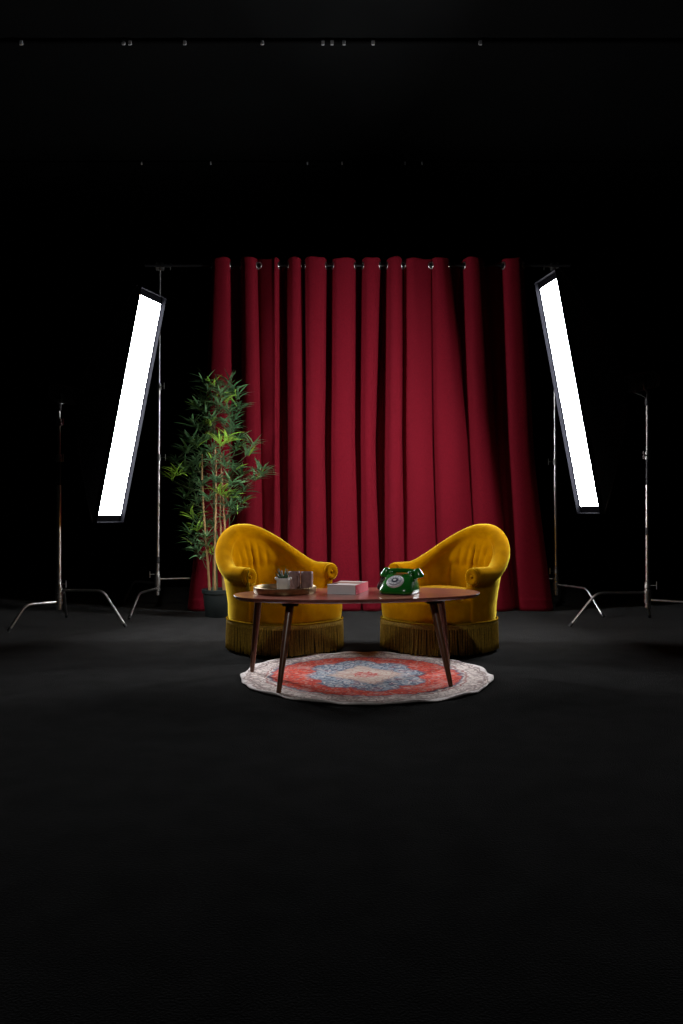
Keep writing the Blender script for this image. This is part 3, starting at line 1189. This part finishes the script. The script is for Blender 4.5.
# rotary telephone
def telephone():
    root = empty('rotary_telephone', (pxx(400, 4.34), 4.345, TB_H), math.radians(-24))
    tag(root, 'glossy green rotary dial telephone on the coffee table', 'telephone')

    def rr(x0, x1, hw, z, n=4.5, seg=48):      # x = width, y = depth; front is -y
        out = []
        cy, hy = (x0 + x1) / 2, (x1 - x0) / 2
        for k in range(seg):
            a = 2 * PI * k / seg
            c, s = math.cos(a), math.sin(a)
            q = (abs(c) ** n + abs(s) ** n) ** (-1 / n)
            out.append((hw * q * c, cy + hy * q * s, z))
        return out
    bm = NB()
    loft(bm, [rr(-0.108, 0.098, 0.090, 0.0), rr(-0.109, 0.099, 0.091, 0.007)], True, True, True)
    obj('base_plate', bm, M['phone_black'], root, auto=40)
    bm = NB()
    loft(bm, [rr(-0.110, 0.100, 0.093, 0.006), rr(-0.112, 0.102, 0.095, 0.012), rr(-0.110, 0.101, 0.094, 0.024),
              rr(-0.098, 0.097, 0.091, 0.040), rr(-0.070, 0.090, 0.085, 0.062), rr(-0.036, 0.082, 0.078, 0.086),
              rr(-0.018, 0.076, 0.072, 0.097), rr(-0.005, 0.068, 0.062, 0.103)], True, True, True)
    obj('body', bm, M['phone'], root, auto=60)
    # dial on the sloping face
    sl = Vector((0, -0.068 + 0.0, 0.078)).normalized()
    sl = Vector((0, -0.040, 0.060)).normalized()
    c = Vector((-0.004, -0.064, 0.068))
    m3 = rot_to(sl)
    bm = NB()
    lathe(bm, [(0.047, -0.014), (0.048, 0.002), (0.046, 0.005)], 40, c, mtx=m3)
    dp = obj('dial_plate', bm, M['dial_white'], root, auto=40)
    bm = NB()
    lathe(bm, [(0.037, 0.004), (0.0375, 0.008), (0.036, 0.0095)], 40, c, mtx=m3)
    fw = obj('finger_wheel', bm, M['dial'], dp, auto=40)
    ux, uy = m3 @ Vector((1, 0, 0)), m3 @ Vector((0, 1, 0))
    first = None
    for k in range(10):
        a = math.radians(20 + k * 30)
        at = c + (ux * math.cos(a) + uy * math.sin(a)) * 0.0275 + sl * 0.0095
        bm = NB()
        lathe(bm, [(0.0062, -0.001), (0.0062, 0.0009), (0.005, 0.001)], 14, at, mtx=m3)
        obj('finger_hole', bm, M['dial_white'], dp, smooth=False)
    bm = NB()
    lathe(bm, [(0.017, 0.009), (0.0165, 0.0115), (0.014, 0.012)], 28, c, mtx=m3)
    obj('dial_centre', bm, M['dial_dark'], dp, auto=40)
    bm = NB()
    lathe(bm, [(0.009, 0.0115), (0.0085, 0.0128)], 20, c, mtx=m3)
    obj('centre_card', bm, M['dial_white'], dp, auto=40)
    bm = NB()
    a0 = c + (ux * math.cos(-0.6) + uy * math.sin(-0.6)) * 0.024 + sl * 0.0105
    a1 = c + (ux * math.cos(-0.6) + uy * math.sin(-0.6)) * 0.043 + sl * 0.0105
    tube(bm, [a0, a1], 0.0022, 8)
    obj('finger_stop', bm, M['chrome'], dp)
    # gold name strip above the dial
    bm = NB()
    box(bm, (-0.028, -0.0165, 0.099), (0.028, -0.0115, 0.1045), bevel=0.001)
    obj('name_strip', bm, M['gold'], root, smooth=False)
    # cradle prongs
    for sx in (-1, 1):
        for yy in (0.008, 0.062):
            bm = NB()
            tube(bm, [(sx * 0.052, yy, 0.095), (sx * 0.052, yy, 0.108), (sx * 0.054, yy + (0.006 if yy > .03 else -.006), 0.118)],
                 [0.010, 0.008, 0.006], 12)
            obj('cradle_prong', bm, M['phone'], root)
    # handset
    bm = NB()
    pts, rs = [], []
    for k in range(13):
        t = -1 + 2 * k / 12
        pts.append((0.088 * t, 0.034, 0.121 - 0.012 * abs(t) ** 3))
        rs.append(0.0125 + 0.003 * abs(t) ** 2)
    tube(bm, pts, rs, 16)
    hs = obj('handset', bm, M['phone'], root)
    for sx in (-1, 1):
        bm = NB()
        dd = Vector((sx * 0.30, 0, -1)).normalized()
        lathe(bm, [(0.010, -0.020), (0.018, -0.014), (0.022, 0.004), (0.027, 0.014), (0.029, 0.026), (0.027, 0.033), (0.022, 0.035)], 28,
              (sx * 0.090, 0.034, 0.115), mtx=rot_to(dd))
        obj('ear_cap', bm, M['phone'], hs, auto=50)
    # coiled cord from the left ear cap to the back of the body
    bm = NB()
    ctrl = [Vector((-0.105, 0.034, 0.088)), Vector((-0.135, 0.03, 0.03)), Vector((-0.135, 0.07, 0.014)), Vector((-0.09, 0.125, 0.014)), Vector((-0.03, 0.102, 0.02))]
    path = catmull([tuple(q) for q in ctrl], 60)
    cp = []
    for i, q in enumerate(path):
        q = Vector(q)
        d = (Vector(path[min(i + 1, len(path) - 1)]) - Vector(path[max(i - 1, 0)])).normalized()
        a, b = frame_of(d)
        w = i * 1.05
        rad = 0.0075 * min(1, i / 8, (len(path) - 1 - i) / 8)
        cp.append(q + (a * math.cos(w) + b * math.sin(w)) * rad)
    tube(bm, cp, 0.002, 6)
    obj('coiled_cord', bm, M['phone_black'], root)


telephone()


# ------------------------------------------------------------------ bamboo plant
def bamboo():
    D = 6.93
    bx = pxx(219.5, D)
    root = empty('potted_bamboo', (bx, D, 0))
    tag(root, 'tall leafy bamboo plant with tan canes in a dark pot', 'plant')
    bm = NB()
    lathe(bm, [(0.118, 0.0), (0.122, 0.004), (0.142, 0.195), (0.142, 0.20), (0.152, 0.202), (0.154, 0.232), (0.150, 0.236), (0.143, 0.232), (0.138, 0.19)], 48)
    pot = obj('pot', bm, M['pot'], root, auto=40)
    bm = NB()
    lathe(bm, [(0.139, 0.20), (0.07, 0.207), (0.01, 0.208)], 32)
    obj('soil', bm, M['soil'], root)
    rng = random.Random(21)
    # canes: base px, top px/py, depth offset
    canes = [(209, 204.5, 455, -0.05, 0.0105), (218, 216, 448, -0.07, 0.0105), (222.5, 220.5, 452, 0.03, 0.010), (226, 221.5, 448, -0.03, 0.0105),
             (213, 208, 402, 0.06, 0.007), (228.5, 231, 398, 0.05, 0.007), (215.5, 216, 396, 0.0, 0.007)]
    cpts = []
    for b, tpx, tpy, dy, r in canes:
        p0 = Vector((pxx(b, D) - bx, dy, 0.195))
        q = px(tpx, tpy, D)
        p1 = Vector((q.x - bx, dy * 1.4, q.z))
        bm = NB()
        N = 30
        pts, rs = [], []
        L = p1.z - p0.z
        nn = max(4, int(L / 0.17))
        for i in range(N * 2 + 1):
            t = i / (N * 2)
            bow = 0.012 * math.sin(t * PI * 1.3 + b)
            pts.append(p0.lerp(p1, t) + Vector((bow, 0.01 * math.sin(t * 4 + b), 0)))
            node = math.exp(-((((t * nn) % 1) - 0.5) / 0.05) ** 2)
            rs.append(r * (1 - 0.45 * t) * (1 + 0.22 * node))
        tube(bm, pts, rs, 10)
        obj('cane', bm, M['cane'] if r > 0.008 else M['twig'], root)
        cpts.append(pts)

    # leaf sprays: pixel centre, depth offset, size, tone
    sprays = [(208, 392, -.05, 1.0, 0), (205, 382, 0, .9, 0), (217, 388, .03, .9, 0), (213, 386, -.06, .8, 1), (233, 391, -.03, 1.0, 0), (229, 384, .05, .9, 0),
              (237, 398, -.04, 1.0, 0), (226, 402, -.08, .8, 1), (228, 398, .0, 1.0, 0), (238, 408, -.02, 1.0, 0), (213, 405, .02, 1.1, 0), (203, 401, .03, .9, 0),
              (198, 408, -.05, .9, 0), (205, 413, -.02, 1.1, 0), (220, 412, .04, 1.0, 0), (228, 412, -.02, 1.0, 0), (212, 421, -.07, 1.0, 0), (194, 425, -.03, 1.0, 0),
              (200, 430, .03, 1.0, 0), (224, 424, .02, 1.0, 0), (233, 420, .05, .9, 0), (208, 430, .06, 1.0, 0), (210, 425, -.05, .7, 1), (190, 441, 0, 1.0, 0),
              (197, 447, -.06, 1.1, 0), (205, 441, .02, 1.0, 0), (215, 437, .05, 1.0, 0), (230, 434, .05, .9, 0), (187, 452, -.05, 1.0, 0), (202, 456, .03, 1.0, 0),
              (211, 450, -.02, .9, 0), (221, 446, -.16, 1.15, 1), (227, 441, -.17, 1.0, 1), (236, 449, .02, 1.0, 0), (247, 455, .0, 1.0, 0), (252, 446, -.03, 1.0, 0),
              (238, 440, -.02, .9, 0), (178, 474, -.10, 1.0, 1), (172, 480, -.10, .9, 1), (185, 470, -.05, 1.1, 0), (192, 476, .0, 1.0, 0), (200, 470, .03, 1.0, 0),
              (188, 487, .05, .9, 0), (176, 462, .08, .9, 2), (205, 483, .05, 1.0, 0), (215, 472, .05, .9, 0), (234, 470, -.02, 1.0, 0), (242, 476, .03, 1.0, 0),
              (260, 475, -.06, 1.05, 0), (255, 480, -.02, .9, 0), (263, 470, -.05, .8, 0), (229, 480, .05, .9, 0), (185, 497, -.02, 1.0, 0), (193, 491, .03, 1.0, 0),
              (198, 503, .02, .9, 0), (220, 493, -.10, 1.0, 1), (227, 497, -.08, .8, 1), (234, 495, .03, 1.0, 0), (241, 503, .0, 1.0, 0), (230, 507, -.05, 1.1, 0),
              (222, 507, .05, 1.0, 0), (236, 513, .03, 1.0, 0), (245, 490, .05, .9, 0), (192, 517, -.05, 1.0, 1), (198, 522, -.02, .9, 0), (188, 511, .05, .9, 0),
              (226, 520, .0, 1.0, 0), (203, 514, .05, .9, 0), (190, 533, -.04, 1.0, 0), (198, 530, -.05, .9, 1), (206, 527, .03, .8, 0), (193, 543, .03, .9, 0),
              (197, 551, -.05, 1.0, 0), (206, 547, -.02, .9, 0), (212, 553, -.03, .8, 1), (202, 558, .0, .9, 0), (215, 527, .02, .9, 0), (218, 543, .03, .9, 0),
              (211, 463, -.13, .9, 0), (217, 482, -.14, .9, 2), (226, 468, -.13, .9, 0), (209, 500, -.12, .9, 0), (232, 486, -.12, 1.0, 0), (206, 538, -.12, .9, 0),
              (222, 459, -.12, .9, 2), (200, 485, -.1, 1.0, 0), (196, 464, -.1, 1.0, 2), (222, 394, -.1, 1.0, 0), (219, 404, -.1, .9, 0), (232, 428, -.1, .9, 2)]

    def leaf_mesh(name, m, droop):
        bm = NB()
        prof = ((0.0, 0.10), (0.18, 0.75), (0.42, 1.0), (0.72, 0.62), (1.0, 0.03))
        W = 0.0060
        rows = []
        for t, w in prof:
            z = 0.22 * t - droop * t * t
            rows.append([bm.verts.new((t, -W * w * 10, z + 0.03 * w)), bm.verts.new((t, 0, z)), bm.verts.new((t, W * w * 10, z + 0.03 * w))])
        for a, b in zip(rows, rows[1:]):
            for i in range(2):
                bm.faces.new((a[i], a[i + 1], b[i + 1], b[i]))
        me = bpy.data.meshes.new(name)
        bm.to_mesh(me)
        bm.free()
        for p in me.polygons:
            p.use_smooth = True
        me.materials.append(m)
        return me
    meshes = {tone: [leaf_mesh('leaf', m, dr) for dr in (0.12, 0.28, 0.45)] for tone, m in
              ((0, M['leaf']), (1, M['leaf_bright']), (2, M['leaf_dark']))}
    leaves = []
    twigs = NB()
    for sx, sy, dy, size, tone in sprays:
        q = px(sx, sy, D + dy)
        p = Vector((q.x - bx, dy, q.z))
        # twig from the nearest cane
        best = min((cp for c in cpts for cp in c[8:]), key=lambda v: (v - (p + Vector((0, 0, -0.10)))).length)
        d = p - best
        tube(twigs, [best, best.lerp(p, 0.5) + Vector((0, 0, -0.015)), p], [0.004, 0.003, 0.002], 6)
        axis = (Vector((d.x, d.y, 0)).normalized() * 0.7 + Vector((0, 0, 0.6))) if d.length > 0.05 else Vector((rng.uniform(-.5, .5), -0.5, 0.6))
        n = 17 if tone != 1 else 11
        for k in range(n):
            a = 2 * PI * k / n + rng.uniform(-.35, .35)
            rad = Vector((math.cos(a), math.sin(a) * 0.9, rng.uniform(-0.15, 0.75)))
            dr = (rad + axis * rng.uniform(0.1, 0.7)).normalized()
            L = 0.150 * size * rng.uniform(0.7, 1.15)
            tn = tone
            if tn == 0:
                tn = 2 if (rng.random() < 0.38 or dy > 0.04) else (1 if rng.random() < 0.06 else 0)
            leaves.append((dr.y * 0.3 + (0.0 if tone != 1 else -1) + dy, p + Vector((rng.uniform(-.015, .015), rng.uniform(-.015, .015), rng.uniform(-.02, .02))), dr, L, tn, rng.choice((0, 1, 1, 2)), rng.uniform(-0.5, 0.5)))
    tw = obj('twigs', twigs, M['twig'], root)
    tw['kind'] = 'stuff'
    leaves.sort(key=lambda v: v[0])          # nearest ones first

    def leaf_matrix(p, dr, L, roll):
        yv = Vector((0, 0, 1)).cross(dr)
        if yv.length < 0.05:
            yv = Vector((0, 1, 0))
        yv.normalize()
        zv = dr.cross(yv).normalized()
        R = Matrix((dr, yv, zv)).transposed() @ Matrix.Rotation(roll, 3, 'X')
        return Matrix.Translation(p) @ (R * L).to_4x4()
    far = {0: NB(), 1: NB(), 2: NB()}
    for i, (_, p, dr, L, tn, var, roll) in enumerate(leaves):
        mtx = leaf_matrix(p, dr, L, roll)
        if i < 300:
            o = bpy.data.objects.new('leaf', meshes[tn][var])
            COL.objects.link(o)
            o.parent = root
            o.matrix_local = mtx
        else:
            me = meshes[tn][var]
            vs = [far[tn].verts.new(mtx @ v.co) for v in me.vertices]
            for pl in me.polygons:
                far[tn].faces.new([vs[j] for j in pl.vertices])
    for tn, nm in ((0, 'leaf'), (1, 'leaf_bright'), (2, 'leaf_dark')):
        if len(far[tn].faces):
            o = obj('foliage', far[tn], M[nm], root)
            o['kind'] = 'stuff'


bamboo()

# ------------------------------------------------------------------ ceiling tracks with small clips
GZ = 4.575
ORD = ('first', 'second', 'third', 'fourth', 'fifth', 'sixth', 'seventh', 'eighth', 'ninth', 'tenth')
for row, (d, name_lab, clip_lab, xs, s) in enumerate((
        (3.675 * F / (512 - 42), 'black lighting pipe under the ceiling, nearer the camera', 'tiny silver clip from the left on the nearer ceiling pipe',
         (22, 124, 130.5, 185, 262.5, 323, 332, 344, 373, 480), 1.0),
        (3.675 * F / (512 - 163), 'black lighting pipe under the ceiling, farther from the camera', 'tiny silver clip from the left on the farther ceiling pipe',
         (142, 211, 307.5, 342, 405, 422), 0.6))):
    pr = empty('ceiling_pipe', (0, d, GZ))
    tag(pr, name_lab, 'pipe')
    bm = NB()
    tube(bm, [(X0 + 0.3, 0, 0), (X1 - 0.3, 0, 0)], 0.014, 14)
    obj('pipe', bm, M['track'], pr, auto=40)
    for hx in (-3.5, -1.2, 1.2, 3.5):
        bm = NB()
        tube(bm, [(hx, 0, 0.0), (hx, 0, ZC - GZ)], 0.01, 8)
        obj('hanger', bm, M['black_metal'], pr)
    for i, cx in enumerate(xs):
        bm = NB()
        h = 0.016 * s
        jit = (0.006, -0.008, 0.004)[i % 3]
        seg = 10
        rings = []
        for xx in (-h * .8, h * .8):
            rings.append([(xx, 0.0165 * math.cos(a), 0.0165 * math.sin(a)) for a in (2 * PI * k / seg for k in range(seg))])
        loft(bm, rings, True)
        box(bm, (-h * .8, -0.022, -0.018 - h), (h * .8, -0.012, -0.005 + jit), bevel=0.002)
        o = obj('pipe_clip', bm, M['silver'], smooth=False)
        o.location = (pxx(cx, d), d, GZ)
        tag(o, ORD[i] + ' ' + clip_lab, 'clip', 'clips on the nearer pipe' if row == 0 else 'clips on the farther pipe')
